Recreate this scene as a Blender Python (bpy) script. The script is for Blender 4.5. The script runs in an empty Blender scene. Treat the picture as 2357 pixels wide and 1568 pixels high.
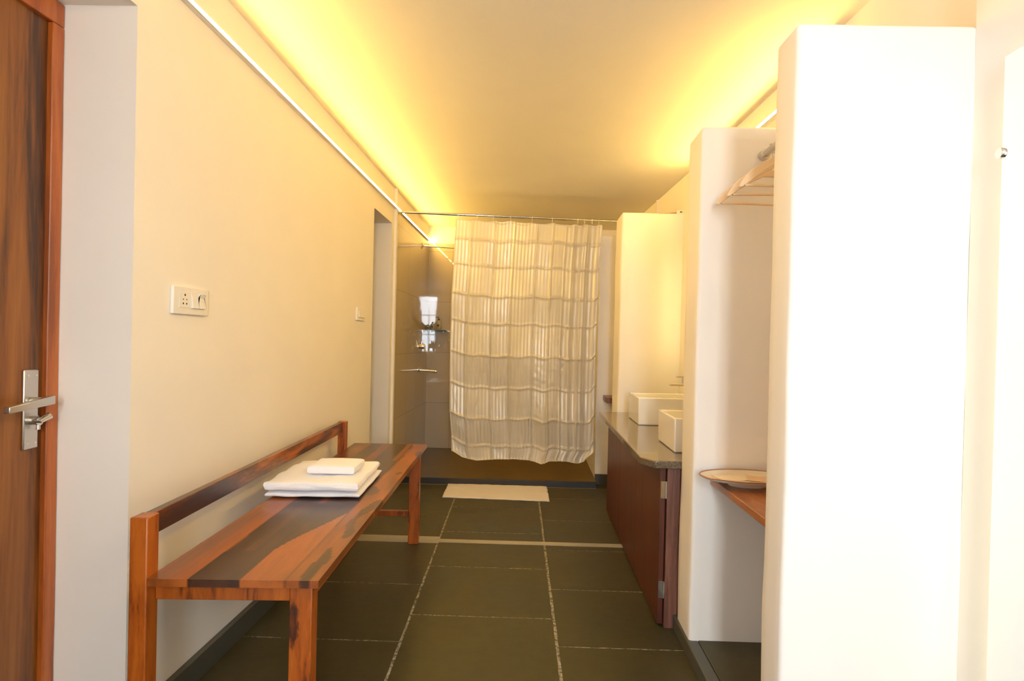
import bpy, bmesh, math, random
from mathutils import Vector, Matrix, noise
random.seed(7)
C = bpy.context.scene.collection
# ------------------------------------------------------------------ camera
W, H, F, EYE = 2357, 1568, 1350.0, 1.15
YAW, PITCH, ROLL = .018, -.008, .024
RM = Matrix.Rotation(YAW, 3, 'Z') @ Matrix.Rotation(math.pi/2+PITCH, 3, 'X') @ Matrix.Rotation(ROLL, 3, 'Z')
r_, u_, f_ = RM.col[0].copy(), RM.col[1].copy(), -RM.col[2].copy()
PX = 1228 - F*r_.y/f_.y
PY = 792 + F*u_.y/f_.y
EYEV = Vector((0, 0, EYE))
def ray(x, y): return f_ + r_*((x-PX)/F) - u_*((y-PY)/F)
def aX(x, y, X): d = ray(x, y); return EYEV + d*(X/d.x)
def aY(x, y, Y): d = ray(x, y); return EYEV + d*(Y/d.y)
def aZ(x, y, Z): d = ray(x, y); return EYEV + d*((Z-EYE)/d.z)
cam = bpy.data.cameras.new('camera'); co = bpy.data.objects.new('camera', cam); C.objects.link(co)
co.matrix_world = Matrix.Translation(EYEV) @ RM.to_4x4()
cam.sensor_width = 36; cam.lens = F/W*36; cam.clip_start = .02
cam.shift_x = (W/2-PX)/W; cam.shift_y = (PY-H/2)/W
bpy.context.scene.camera = co

# ------------------------------------------------------------------ materials
def mat(name):
    m = bpy.data.materials.new(name); m.use_nodes = True
    nt = m.node_tree; b = nt.nodes['Principled BSDF']
    return m, nt, b
def N(nt, t, **k):
    n = nt.nodes.new(t)
    for a, v in k.items():
        if a.startswith('i_'):
            n.inputs[a[2:].replace('_', ' ')].default_value = v
        else: setattr(n, a, v)
    return n
def ramp(nt, fac, stops):
    n = nt.nodes.new('ShaderNodeValToRGB'); e = n.color_ramp.elements
    while len(e) < len(stops): e.new(.5)
    for el, (p, c) in zip(e, stops): el.position = p; el.color = (*c, 1)
    nt.links.new(fac, n.inputs[0]); return n.outputs[0]
def noise_tex(nt, scale, detail=4, vec=None, stretch=None, rough=.55, dist=0):
    tc = nt.nodes.new('ShaderNodeTexCoord'); src = vec or tc.outputs['Object']
    if stretch:
        mp = nt.nodes.new('ShaderNodeMapping'); mp.inputs['Scale'].default_value = stretch
        nt.links.new(src, mp.inputs[0]); src = mp.outputs[0]
    n = nt.nodes.new('ShaderNodeTexNoise'); n.inputs['Scale'].default_value = scale
    n.inputs['Detail'].default_value = detail; n.inputs['Roughness'].default_value = rough
    n.inputs['Distortion'].default_value = dist
    nt.links.new(src, n.inputs['Vector']); return n.outputs['Fac']
def bump(nt, b, h, s=.2, d=.01):
    n = nt.nodes.new('ShaderNodeBump'); n.inputs['Strength'].default_value = s; n.inputs['Distance'].default_value = d
    nt.links.new(h, n.inputs['Height']); nt.links.new(n.outputs[0], b.inputs['Normal'])
def simple(name, c, rough=.5, metal=0, coat=0, spec=.5):
    m, nt, b = mat(name); b.inputs['Base Color'].default_value = (*c, 1)
    b.inputs['Roughness'].default_value = rough; b.inputs['Metallic'].default_value = metal
    b.inputs['Coat Weight'].default_value = coat; b.inputs['Specular IOR Level'].default_value = spec
    return m
def paint(name, c, rough=.6, var=.04):
    m, nt, b = mat(name)
    f = noise_tex(nt, 2.2, 5)
    nt.links.new(ramp(nt, f, [(.3, tuple(x*(1-var) for x in c)), (.7, c)]), b.inputs['Base Color'])
    b.inputs['Roughness'].default_value = rough
    bump(nt, b, noise_tex(nt, 14, 6), .12, .006)
    return m
def wood(name, dark, mid, light, stretch, rough=.35, scale=5, coat=.3, pos=(.33, .5, .66)):
    m, nt, b = mat(name)
    f = noise_tex(nt, scale, 5, stretch=stretch, rough=.6, dist=.6)
    g = noise_tex(nt, scale*9, 3, stretch=stretch)
    mx = N(nt, 'ShaderNodeMath', operation='MULTIPLY_ADD'); mx.inputs[1].default_value = .25; 
    nt.links.new(g, mx.inputs[0]); 
    sb = N(nt, 'ShaderNodeMath', operation='SUBTRACT'); sb.inputs[1].default_value = .125
    nt.links.new(f, sb.inputs[0]); nt.links.new(sb.outputs[0], mx.inputs[2])
    nt.links.new(ramp(nt, mx.outputs[0], [(pos[0], dark), (pos[1], mid), (pos[2], light)]), b.inputs['Base Color'])
    b.inputs['Roughness'].default_value = rough; b.inputs['Coat Weight'].default_value = coat
    b.inputs['Coat Roughness'].default_value = .25
    bump(nt, b, g, .08, .002)
    return m
M = {}
M['paint'] = paint('wall paint', (.88, .84, .765))
M['paint_r'] = paint('partition plaster', (.88, .84, .775))
M['ceil'] = paint('ceiling paint', (.80, .76, .685), .7)
M['white_plastic'] = simple('white plastic', (.82, .80, .74), .35)
M['dark'] = simple('dark void', (.02, .017, .012), .6)
M['chrome'] = simple('chrome', (.75, .74, .72), .12, 1)
M['nickel'] = simple('satin nickel', (.62, .59, .54), .32, 1)
M['ceramic'] = simple('white ceramic', (.85, .84, .80), .12, 0, .5)
M['mirror'] = simple('mirror glass', (.92, .94, .93), .01, 1)
M['black'] = simple('black plastic', (.02, .02, .02), .3)
def slate():
    m, nt, b = mat('slate')
    f = noise_tex(nt, 1.6, 6, rough=.6); g = noise_tex(nt, 22, 5)
    col = ramp(nt, f, [(.3, (.030, .032, .014)), (.52, (.050, .043, .0145)), (.72, (.064, .061, .027))])
    mx = N(nt, 'ShaderNodeMix', data_type='RGBA', blend_type='MULTIPLY'); mx.inputs[0].default_value = .35
    nt.links.new(col, mx.inputs[6]); nt.links.new(ramp(nt, g, [(.3, (.6, .6, .6)), (.7, (1.15, 1.15, 1.15))]), mx.inputs[7])
    nt.links.new(mx.outputs[2], b.inputs['Base Color'])
    nt.links.new(ramp(nt, f, [(.3, (.42,)*3), (.7, (.6,)*3)]), b.inputs['Roughness'])
    bump(nt, b, g, .25, .004); return m
M['slate'] = slate()
def grout():
    m, nt, b = mat('grout')
    f = noise_tex(nt, 60, 6)
    nt.links.new(ramp(nt, f, [(.40, (.085, .08, .05)), (.5, (.26, .235, .17)), (.66, (.42, .39, .31))]), b.inputs['Base Color'])
    b.inputs['Roughness'].default_value = .85; bump(nt, b, f, .5, .004); return m
M['grout'] = grout()
M['cement'] = paint('cement band', (.42, .39, .32), .85, .3)
M['skirt'] = paint('skirting slate', (.085, .088, .07), .45, .3)
M['kerb'] = paint('kerb slate', (.035, .036, .04), .35, .3)
M['showerfloor'] = paint('shower floor', (.14, .088, .022), .4, .3)
def tile():
    m, nt, b = mat('shower tile')
    tc = nt.nodes.new('ShaderNodeTexCoord'); sep = nt.nodes.new('ShaderNodeSeparateXYZ'); nt.links.new(tc.outputs['Object'], sep.inputs[0])
    ad = N(nt, 'ShaderNodeMath', operation='ADD'); nt.links.new(sep.outputs[0], ad.inputs[0]); nt.links.new(sep.outputs[1], ad.inputs[1])
    cb = nt.nodes.new('ShaderNodeCombineXYZ'); nt.links.new(ad.outputs[0], cb.inputs[0]); nt.links.new(sep.outputs[2], cb.inputs[1])
    br = nt.nodes.new('ShaderNodeTexBrick'); br.offset = 0; nt.links.new(cb.outputs[0], br.inputs[0])
    br.inputs['Scale'].default_value = 1; br.inputs['Brick Width'].default_value = .40; br.inputs['Row Height'].default_value = .52
    br.inputs['Mortar Size'].default_value = .003
    br.inputs['Color1'].default_value = (.46, .40, .31, 1); br.inputs['Color2'].default_value = (.49, .43, .34, 1); br.inputs['Mortar'].default_value = (.36, .30, .23, 1)
    nt.links.new(br.outputs[0], b.inputs['Base Color']); b.inputs['Roughness'].default_value = .025
    bump(nt, b, noise_tex(nt, 3, 2), .03, .01); return m
M['tile'] = tile()
M['granite'] = None
def granite():
    m, nt, b = mat('granite counter')
    f = noise_tex(nt, 190, 4); g = noise_tex(nt, 3, 3)
    nt.links.new(ramp(nt, f, [(.35, (.085, .062, .04)), (.55, (.15, .115, .078)), (.75, (.24, .19, .14))]), b.inputs['Base Color'])
    b.inputs['Roughness'].default_value = .12; b.inputs['Coat Weight'].default_value = .4; return m
M['granite'] = granite()
M['door'] = wood('door laminate', (.055, .018, .005), (.20, .062, .007), (.31, .11, .014), (5, 5, .3), .35, 2.6, .12, (.36, .5, .68))
M['frame'] = wood('door frame wood', (.26, .058, .006), (.42, .10, .011), (.50, .135, .018), (6, 6, .5), .4, 3)
M['cab'] = wood('cabinet veneer', (.050, .0095, .003), (.088, .018, .005), (.12, .028, .008), (7, 7, .35), .42, 5, .08, (.3, .5, .72))
M['cabedge'] = wood('cabinet frame wood', (.10, .035, .022), (.17, .065, .04), (.24, .10, .07), (7, 7, .5), .45, 5)
M['shelfwood'] = wood('closet shelf wood', (.22, .07, .02), (.36, .13, .04), (.48, .20, .07), (6, 1, 6), .4, 3)
M['hanger'] = simple('pale hanger wood', (.80, .60, .37), .4)
M['benchlegs'] = wood('sheesham leg', (.05, .011, .003), (.30, .064, .005), (.43, .108, .010), (5, 5, .8), .32, 4, .2, (.30, .43, .62))
M['benchrail'] = wood('sheesham rail', (.035, .010, .006), (.11, .026, .010), (.38, .10, .015), (5, .7, 5), .32, 4, .25, (.38, .52, .68))
def seatmat():
    m, nt, b = mat('sheesham seat')
    at = nt.nodes.new('ShaderNodeAttribute'); at.attribute_name = 'tone'
    f = noise_tex(nt, 6, 5, stretch=(5, .6, 5), rough=.6, dist=.5)
    g = noise_tex(nt, 40, 4, stretch=(6, .4, 6))
    a = N(nt, 'ShaderNodeMath', operation='MULTIPLY_ADD'); a.inputs[1].default_value = .55
    nt.links.new(f, a.inputs[0]); nt.links.new(at.outputs['Fac'], a.inputs[2])
    c = N(nt, 'ShaderNodeMath', operation='MULTIPLY_ADD'); c.inputs[1].default_value = .22
    nt.links.new(g, c.inputs[0]); nt.links.new(a.outputs[0], c.inputs[2])
    s = N(nt, 'ShaderNodeMath', operation='SUBTRACT'); s.inputs[1].default_value = .385; nt.links.new(c.outputs[0], s.inputs[0])
    nt.links.new(ramp(nt, s.outputs[0], [(0, (.028, .010, .005)), (.3, (.072, .024, .009)), (.6, (.21, .052, .008)), (1, (.43, .115, .015))]), b.inputs['Base Color'])
    b.inputs['Roughness'].default_value = .3; b.inputs['Coat Weight'].default_value = .25; b.inputs['Coat Roughness'].default_value = .22
    bump(nt, b, g, .1, .002); return m
M['seat'] = seatmat()
def towelm(name, c, sc=260):
    m, nt, b = mat(name); b.inputs['Base Color'].default_value = (*c, 1); b.inputs['Roughness'].default_value = .95
    b.inputs['Sheen Weight'].default_value = .3
    bump(nt, b, noise_tex(nt, sc, 3), .5, .003); return m
M['towel'] = towelm('white terry', (.90, .90, .93))
M['mat'] = towelm('bath mat terry', (.74, .68, .60), 160)
def curtainm():
    m, nt, b = mat('curtain fabric')
    uv = nt.nodes.new('ShaderNodeUVMap'); uv.uv_map = 'UVMap'
    wv = nt.nodes.new('ShaderNodeTexWave'); wv.wave_type = 'BANDS'; wv.bands_direction = 'X'; wv.inputs['Scale'].default_value = 38/(2*math.pi)*math.pi/ (math.pi) * 1.0
    wv.inputs['Scale'].default_value = 13.2; nt.links.new(uv.outputs[0], wv.inputs[0])
    s = ramp(nt, wv.outputs['Fac'], [(.38, (0, 0, 0)), (.6, (1, 1, 1))])
    nz = noise_tex(nt, 3.5, 2, vec=uv.outputs[0]); nzr = ramp(nt, nz, [(.42, (.1,)*3), (.58, (1,)*3)])
    mk = N(nt, 'ShaderNodeMath', operation='MULTIPLY'); nt.links.new(s, mk.inputs[0]); nt.links.new(nzr, mk.inputs[1])
    cr = ramp(nt, mk.outputs[0], [(0, (.70, .67, .605)), (1, (.90, .88, .84))])
    nt.links.new(cr, b.inputs['Base Color'])
    nt.links.new(ramp(nt, s, [(0, (0,)*3), (1, (.36,)*3)]), b.inputs['Metallic']); rr = ramp(nt, s, [(0, (.6,)*3), (1, (.42,)*3)]); nt.links.new(rr, b.inputs['Roughness'])
    b.inputs['Sheen Weight'].default_value = .2
    tr = nt.nodes.new('ShaderNodeBsdfTranslucent'); nt.links.new(cr, tr.inputs[0])
    ms = nt.nodes.new('ShaderNodeMixShader'); ms.inputs[0].default_value = .25
    out = nt.nodes['Material Output']
    nt.links.new(b.outputs[0], ms.inputs[1]); nt.links.new(tr.outputs[0], ms.inputs[2]); nt.links.new(ms.outputs[0], out.inputs[0])
    return m
M['curtain'] = curtainm()
def glass():
    m, nt, b = mat('shelf glass'); b.inputs['Base Color'].default_value = (.08, .16, .12, 1); b.inputs['Roughness'].default_value = .05
    b.inputs['Transmission Weight'].default_value = .7; return m
M['glass'] = glass()
def emit(name, c, s):
    m = bpy.data.materials.new(name); m.use_nodes = True; nt = m.node_tree; nt.nodes.clear()
    e = nt.nodes.new('ShaderNodeEmission'); e.inputs[0].default_value = (*c, 1); e.inputs[1].default_value = s
    o = nt.nodes.new('ShaderNodeOutputMaterial'); nt.links.new(e.outputs[0], o.inputs[0]); return m
LEDC = (1, .60, .125)
M['led'] = emit('strip light diffuser', LEDC, 170)
M['led_r'] = emit('right strip diffuser', LEDC, 170)
M['led_added'] = emit('added near strip diffuser', LEDC, 130)  # glow of the added strip on the near right wall
M['led_m'] = emit('mirror backlight', (1, .80, .35), 14)
M['led_n'] = emit('near mirror backlight', (1, .86, .42), 7)
M['liquid'] = simple('dark toiletry', (.05, .03, .02), .6)
M['clearb'] = simple('pale translucent bottle', (.42, .37, .26), .15)
M['traym'] = simple('cream enamel tray', (.80, .70, .54), .3)
M['rim'] = simple('copper rim', (.42, .19, .08), .35, .6)
M['paper'] = simple('cream paper', (.80, .68, .50), .8)
M['paper2'] = simple('peach printed paper', (.74, .52, .34), .8)

# ------------------------------------------------------------------ mesh helpers
def BM(): return bmesh.new()
def box(bm, x0, x1, y0, y1, z0, z1, mi=0):
    vs = [bm.verts.new((x, y, z)) for z in (z0, z1) for y in (y0, y1) for x in (x0, x1)]
    for q in ((0, 2, 3, 1), (4, 5, 7, 6), (0, 1, 5, 4), (2, 6, 7, 3), (0, 4, 6, 2), (1, 3, 7, 5)):
        f = bm.faces.new([vs[i] for i in q]); f.material_index = mi
    return vs
def tube(bm, pts, r, seg=12, cap=True):
    pts = [Vector(p) for p in pts]; rs = r if isinstance(r, (list, tuple)) else [r]*len(pts)
    rings = []; up = None
    for i, p in enumerate(pts):
        t = (pts[min(i+1, len(pts)-1)] - pts[max(i-1, 0)]).normalized()
        if up is None:
            up = Vector((0, 0, 1)) if abs(t.z) < .9 else Vector((1, 0, 0))
        a = t.cross(up).normalized(); b = a.cross(t).normalized(); up = b
        rings.append([bm.verts.new(p + (a*math.cos(k*2*math.pi/seg) + b*math.sin(k*2*math.pi/seg))*rs[i]) for k in range(seg)])
    for A, B in zip(rings, rings[1:]):
        for k in range(seg): bm.faces.new((A[k], A[(k+1) % seg], B[(k+1) % seg], B[k]))
    if cap: bm.faces.new(rings[0][::-1]); bm.faces.new(rings[-1])
def lathe(bm, prof, c, seg=28, axis='Z'):
    rings = []
    for (r, z) in prof:
        ring = []
        for k in range(seg):
            a = 2*math.pi*k/seg; v = Vector((r*math.cos(a), r*math.sin(a), z))
            if axis == 'X': v = Vector((v.z, v.x, v.y))
            if axis == 'Y': v = Vector((v.x, v.z, v.y))
            ring.append(bm.verts.new(Vector(c)+v))
        rings.append(ring)
    for A, B in zip(rings, rings[1:]):
        for k in range(seg): bm.faces.new((A[k], A[(k+1) % seg], B[(k+1) % seg], B[k]))
    bm.faces.new(rings[0][::-1]); bm.faces.new(rings[-1])
def prism(bm, poly, z0, z1, axis='Z'):
    def P(a, b, c): return (a, b, c) if axis == 'Z' else ((c, a, b) if axis == 'X' else (a, c, b))
    A = [bm.verts.new(P(x, y, z0)) for x, y in poly]; B = [bm.verts.new(P(x, y, z1)) for x, y in poly]
    bm.faces.new(A[::-1]); bm.faces.new(B); n = len(A)
    for i in range(n): bm.faces.new((A[i], A[(i+1) % n], B[(i+1) % n], B[i]))
def gridbox(bm, x0, x1, y0, y1, z0, z1, step=.05, amp=.0, seed=0, freq=3):
    n = [max(1, round((b-a)/step)) for a, b in ((x0, x1), (y0, y1), (z0, z1))]
    cache = {}
    def V(i, j, k):
        if (i, j, k) not in cache:
            p = Vector((x0+(x1-x0)*i/n[0], y0+(y1-y0)*j/n[1], z0+(z1-z0)*k/n[2]))
            if amp:
                q = p*freq + Vector((seed, seed*1.7, 0)); d = noise.noise_vector(q)*amp + noise.noise_vector(q*3)*amp*.35
                if k == 0: d.z = 0
                p = p + d
            cache[(i, j, k)] = bm.verts.new(p)
        return cache[(i, j, k)]
    for i in range(n[0]):
        for j in range(n[1]):
            bm.faces.new((V(i, j, 0), V(i, j+1, 0), V(i+1, j+1, 0), V(i+1, j, 0)))
            bm.faces.new((V(i, j, n[2]), V(i+1, j, n[2]), V(i+1, j+1, n[2]), V(i, j+1, n[2])))
    for i in range(n[0]):
        for k in range(n[2]):
            bm.faces.new((V(i, 0, k), V(i+1, 0, k), V(i+1, 0, k+1), V(i, 0, k+1)))
            bm.faces.new((V(i, n[1], k), V(i, n[1], k+1), V(i+1, n[1], k+1), V(i+1, n[1], k)))
    for j in range(n[1]):
        for k in range(n[2]):
            bm.faces.new((V(0, j, k), V(0, j, k+1), V(0, j+1, k+1), V(0, j+1, k)))
            bm.faces.new((V(n[0], j, k), V(n[0], j+1, k), V(n[0], j+1, k+1), V(n[0], j, k+1)))
def obj(name, bm, m, parent=None, bevel=0, smooth=False, local=False, seg=2, mats=None, normals=True):
    if parent is not None and not local:
        inv = WM[parent.name].inverted(); bm.transform(inv)
    if normals: bmesh.ops.recalc_face_normals(bm, faces=bm.faces)
    me = bpy.data.meshes.new(name); bm.to_mesh(me); bm.free()
    for mm in (mats or [m]): me.materials.append(mm)
    o = bpy.data.objects.new(name, me); C.objects.link(o)
    if parent is not None: o.parent = parent
    if smooth:
        for p in me.polygons: p.use_smooth = True
    if bevel:
        md = o.modifiers.new('bevel', 'BEVEL'); md.width = bevel; md.segments = seg; md.limit_method = 'ANGLE'; md.angle_limit = math.radians(40)
        for p in me.polygons: p.use_smooth = True
        me.set_sharp_from_angle(angle=math.radians(50)) if not smooth else None
    elif smooth:
        me.set_sharp_from_angle(angle=math.radians(50))
    if parent is None: WM[o.name] = Matrix.Identity(4)
    else: WM[o.name] = WM[parent.name].copy()
    return o
WM = {}
def tag(o, label=None, cat=None, group=None, kind=None):
    if label: o['label'] = label
    if cat: o['category'] = cat
    if group: o['group'] = group
    if kind: o['kind'] = kind
    return o
def thing(name, label, cat, loc, rz=0, group=None):
    o = bpy.data.objects.new(name, None); C.objects.link(o); o.location = loc; o.rotation_euler = (0, 0, rz); o.empty_display_size = .05
    WM[o.name] = Matrix.Translation(loc) @ Matrix.Rotation(rz, 4, 'Z'); tag(o, label, cat, group); return o
def struct(name, bm, m, parent=None, label=None, **k):
    o = obj(name, bm, m, parent, **k)
    if parent is None: o['kind'] = 'structure'
    if label: o['label'] = label
    return o
def bx(*a):
    bm = BM(); box(bm, *a); return bm

# ------------------------------------------------------------------ room shell
XL, CZ = -1.11, 2.34
YB = 6.06           # shower back wall
YR = -1.5           # wall behind the camera
bm = BM()
for (a, b, c, d) in ((YR, -1.35, 0, CZ), (-1.35, .25, 2.1, CZ), (.25, .62, 0, CZ), (.62, 1.6, 2.053, CZ), (1.6, 4.0, 0, CZ), (4.0, 4.51, 2.055, CZ), (4.51, YB+.15, 0, CZ)):
    box(bm, XL-.26, XL, a, b, c, d)
box(bm, XL-.26, XL, -1.35, .25, 0, .08)
tag(struct('wall_left', bm, M['paint']), 'long cream wall on the left behind the bench')
# small room glimpsed through the far left doorway
bm = BM(); box(bm, -2.3, -2.2, 3.6, 4.9, 0, CZ); box(bm, -2.2, XL-.26, 3.55, 3.62, 0, CZ); box(bm, -2.2, XL-.26, 4.88, 4.95, 0, CZ); box(bm, -2.2, XL-.26, 3.62, 4.88, 2.34, 2.4)
tag(struct('wall_side_room', bm, M['paint']), 'walls of the small room beyond the far left doorway')
RW = [(YR, 1.074), (1.50, 1.074)]
# right wall near (carries the near mirror)
bm = BM(); box(bm, 1.074, 1.4, YR, 1.475, 0, CZ); tag(struct('wall_right_near', bm, M['paint_r']), 'cream wall at the right edge carrying the near mirror')
bm = BM(); prism(bm, [(1.135, 1.475), (1.112, 2.0), (1.026, 4.04), (.905, YB), (1.4, YB), (1.4, 1.475)], 0, CZ)
tag(struct('wall_right', bm, M['paint']), 'cream wall behind the closet and the vanity')
def XR(y): 
    p = [(1.475, 1.135), (2.0, 1.112), (4.04, 1.026), (YB, .905)]
    for (a, xa), (b, xb) in zip(p, p[1:]):
        if y <= b: return xa+(xb-xa)*(y-a)/(b-a)
    return .905
# back walls
tag(struct('wall_back', bx(XL-.26, 1.4, YB, YB+.15, 0, CZ), M['paint']), 'cream wall above the tiles at the back of the shower')
bm = BM(); box(bm, XL-.26, .08, YR-.15, YR, 0, CZ); box(bm, .44, 1.4, YR-.15, YR, 0, CZ); box(bm, .08, .44, YR-.15, YR, 0, .85); box(bm, .08, .44, YR-.15, YR, 2.22, CZ)
struct('wall_rear', bm, M['paint'])
tag(struct('ceiling', bx(XL-.26, 1.4, YR-.15, YB+.15, CZ, CZ+.12), M['ceil']), 'plain cream ceiling washed by warm strip light')
# partitions
def part(name, x0, x1, y0, y1, z0, z1, seed, label):
    bm = BM(); gridbox(bm, x0, x1, y0, y1, z0, z1, .045, .0035, seed)
    o = struct(name, bm, M['paint_r'], bevel=.012, smooth=True, seg=3); tag(o, label); return o
part('wall_partition_near', .636, 1.085, 1.475, 1.600, 0, 1.965, 3, 'near cream partition pillar, brightest surface at the right')
part('wall_partition_middle', .606, 1.12, 2.19, 2.375, 0, 1.972, 8, 'middle cream partition behind the clothes rail')
part('wall_partition_far', .597, 1.04, 4.11, 4.395, 0, 2.085, 14, 'far cream partition at the end of the vanity')
part('wall_shower_side', .531, .99, 4.87, YB, 0, 2.068, 21, 'low cream wall beside the shower curtain')
# shower tiles
tag(struct('wall_shower_left', bx(XL, XL+.008, 4.60, YB, .05, 2.165), M['tile']), 'glossy brown shower tiles on the left wall')
tag(struct('wall_shower_back', bx(XL+.008, .531, YB-.008, YB, .05, 2.165), M['tile']), 'glossy grey brown tiles on the shower back wall')
tag(struct('trim_1', bx(XL, XL+.019, 4.575, 4.607, 0, CZ), M['paint_r']), 'slim raised cream edge where the shower begins')
tag(struct('trim_4', bx(XR(4.79)-.012, XR(4.79)+.02, 4.775, 4.80, 2.069, CZ), M['paint_r']), 'slim raised cream edge on the right wall above the far partition')
# skirtings
bm = BM(); box(bm, XL, XL+.022, 1.6, 4.0, 0, .085); tag(struct('baseboard_left', bm, M['skirt'], bevel=.003), 'dark slate skirting under the bench')
bm = BM(); box(bm, .596, .64, .4, 2.44, 0, .058); tag(struct('baseboard_right', bm, M['skirt'], bevel=.004), 'dark slate skirting along the closet')
tag(struct('trim_2', bx(.64, 1.13, 1.60, 2.19, 0, .06), M['slate'], bevel=.002), 'raised slate floor of the open closet')
tag(struct('baseboard_far', bx(.533, .75, 4.853, 4.866, 0, .085), M['skirt']), 'short dark skirting beside the shower')

# floor: slate slabs in a bed of grout, one mesh
thr = aZ(1100, 1247, 0).y
def gl(Y): return -.481-.035*(Y-2.226)
def gr(Y): return .123-.0244*(Y-2.0)
KERB = 4.71
bm = BM(); box(bm, XL-.26, 1.4, YR-.1, YB+.1, -.08, -.0008, 1)
box(bm, -2.2, XL-.26, 3.6, 4.9, -.08, -.0025, 1)
box(bm, gl(thr), .6, thr-.028, thr+.028, -.02, .0006, 2)
box(bm, XL, gl(thr), thr-.045, thr+.065, -.02, .0006, 2)
sd = [0]
def slab(xa, xb, y0, y1, gx0=.005, gx1=.005, gy=.003):
    gy *= 1.35
    """xa, xb functions of Y"""
    sd[0] += 1
    pts = []
    def j(v, k): return noise.noise(Vector((v*9+sd[0]*5, k*13.1, sd[0]*.7)))*.0022 + noise.noise(Vector((v*40, k*7.7, sd[0])))*.0012
    n = 24
    ya, yb = y0+gy, y1-gy
    for i in range(n): t = i/n; X = (xa(ya)+gx0)*(1-t)+(xb(ya)-gx1)*t; pts.append((X, ya+j(t, 1)))
    for i in range(n): t = i/n; Y = ya*(1-t)+yb*t; pts.append((xb(Y)-gx1+j(t, 2), Y))
    for i in range(n): t = i/n; X = (xb(yb)-gx1)*(1-t)+(xa(yb)+gx0)*t; pts.append((X, yb+j(t, 3)))
    for i in range(n): t = i/n; Y = yb*(1-t)+ya*t; pts.append((xa(Y)+gx0+j(t, 4), Y))
    A = [bm.verts.new((x, y, 0)) for x, y in pts]; B = [bm.verts.new((x, y, -.01)) for x, y in pts]
    bm.faces.new(A); m = len(A)
    for i in range(m): bm.faces.new((A[i], B[i], B[(i+1) % m], A[(i+1) % m]))
def rows(pix, near=3, step=.61):
    ys = sorted(aZ(x, y, 0).y for x, y in pix)
    for _ in range(near+2): ys.insert(0, ys[0]-step)
    return [y for y in ys if y > YR-.5]
colL = rows([(890, 1343), (860, 1475)])+[thr-.045]
colLf = [thr+.065]+sorted(aZ(x, y, 0).y for x, y in [(950, 1187), (960, 1136)])+[KERB-.004]
colM = rows([(1130, 1307), (1115, 1420)])+[thr-.028]
colMf = [thr+.028]+sorted(aZ(x, y, 0).y for x, y in [(1180, 1171), (1090, 1225)])+[KERB-.004]
colR = rows([(1340, 1268), (1375, 1360), (1420, 1493)])+[thr-.028]
colRf = [thr+.028]+sorted(aZ(x, y, 0).y for x, y in [(1315, 1149), (1300, 1199)])+[KERB-.004]
wl = lambda Y: XL-.2
wr = lambda Y: .62
wr2 = lambda Y: 1.0
for ys in (colL, colLf):
    for a, b in zip(ys, ys[1:]): slab(lambda Y: XL+.0, gl, a, b, 0, .005, .0022)
for ys in (colM, colMf):
    for a, b in zip(ys, ys[1:]): slab(gl, gr, a, b, .005, .006, .0024)
for ys in (colR, colRf):
    for a, b in zip(ys, ys[1:]): slab(gr, wr if a < 3 else wr2, a, b, .006, .0, .0024)
slab(lambda Y: -1.37, lambda Y: XL, .3, 1.6, 0, 0, .001)
slab(lambda Y: .62, lambda Y: 1.074, YR, 1.475, .004, 0, .001)
slab(lambda Y: .533, lambda Y: 1.0, KERB-.003, 4.87, .002, 0, .001)
box(bm, XL, .533, KERB-.007, KERB+.001, -.02, .0007, 2)
floor = struct('floor', bm, None, mats=[M['slate'], M['grout'], M['cement']], label='dark olive slate slab floor with pale grout lines')
# kerb and raised shower floor
tag(struct('trim_3', bx(XL, .531, KERB, KERB+.03, 0, .052), M['kerb'], bevel=.003), 'dark stone kerb at the front of the shower')
bm = BM(); box(bm, XL, .531, KERB+.03, YB, 0, .05)
tag(struct('floor_shower', bm, M['showerfloor']), 'brown raised shower floor behind the kerb')

# ------------------------------------------------------------------ doors and windows
d1 = thing('door_1', None, None, (-1.34, 1.1, 0)); d1['kind'] = 'structure'; d1['label'] = 'brown streaked wooden door at the left edge of the photo'
obj('door_panel', bx(-1.365, -1.325, .68, 1.562, .01, 1.988), M['door'], d1, bevel=.002)
bm = BM()
gridbox(bm, -1.37, -1.310, 1.560, 1.598, 0, 1.986, .05, .0015, 5); gridbox(bm, -1.37, -1.310, .625, 1.598, 1.987, 2.05, .05, .0015, 9); gridbox(bm, -1.37, -1.310, .625, .68, 0, 1.986, .05, .001, 2)
o = obj('door_frame', bm, M['frame'], d1, bevel=.003); o['label'] = 'reddish orange wooden frame'
hp = obj('handle_plate', bx(-1.325, -1.318, 1.497, 1.543, .841, 1.051), M['nickel'], d1, bevel=.003); hp['label'] = 'satin metal handle plate'
bm = BM(); tube(bm, [(-1.318, 1.521, .968), (-1.277, 1.521, .968)], .011)
prism(bm, [(1.532, .983), (1.532, .960), (1.395, .950), (1.395, .966)], -1.277, -1.263, 'X')
obj('lever', bm, M['nickel'], hp, bevel=.002)
bm = BM(); tube(bm, [(-1.318, 1.523, .917), (-1.297, 1.523, .917)], .013); tube(bm, [(-1.300, 1.523, .917), (-1.289, 1.515, .917), (-1.285, 1.540, .928)], [.008, .007, .009]); tube(bm, [(-1.303, 1.523, .922), (-1.303, 1.523, .893)], .006)
obj('thumb_turn', bm, M['chrome'], hp, smooth=True)
bm = BM()
for (y, z) in ((1.508, 1.035), (1.533, 1.035), (1.508, .857), (1.533, .857)): tube(bm, [(-1.319, y, z), (-1.3165, y, z)], .003, 8)
obj('screw', bm, M['chrome'], hp)
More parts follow.
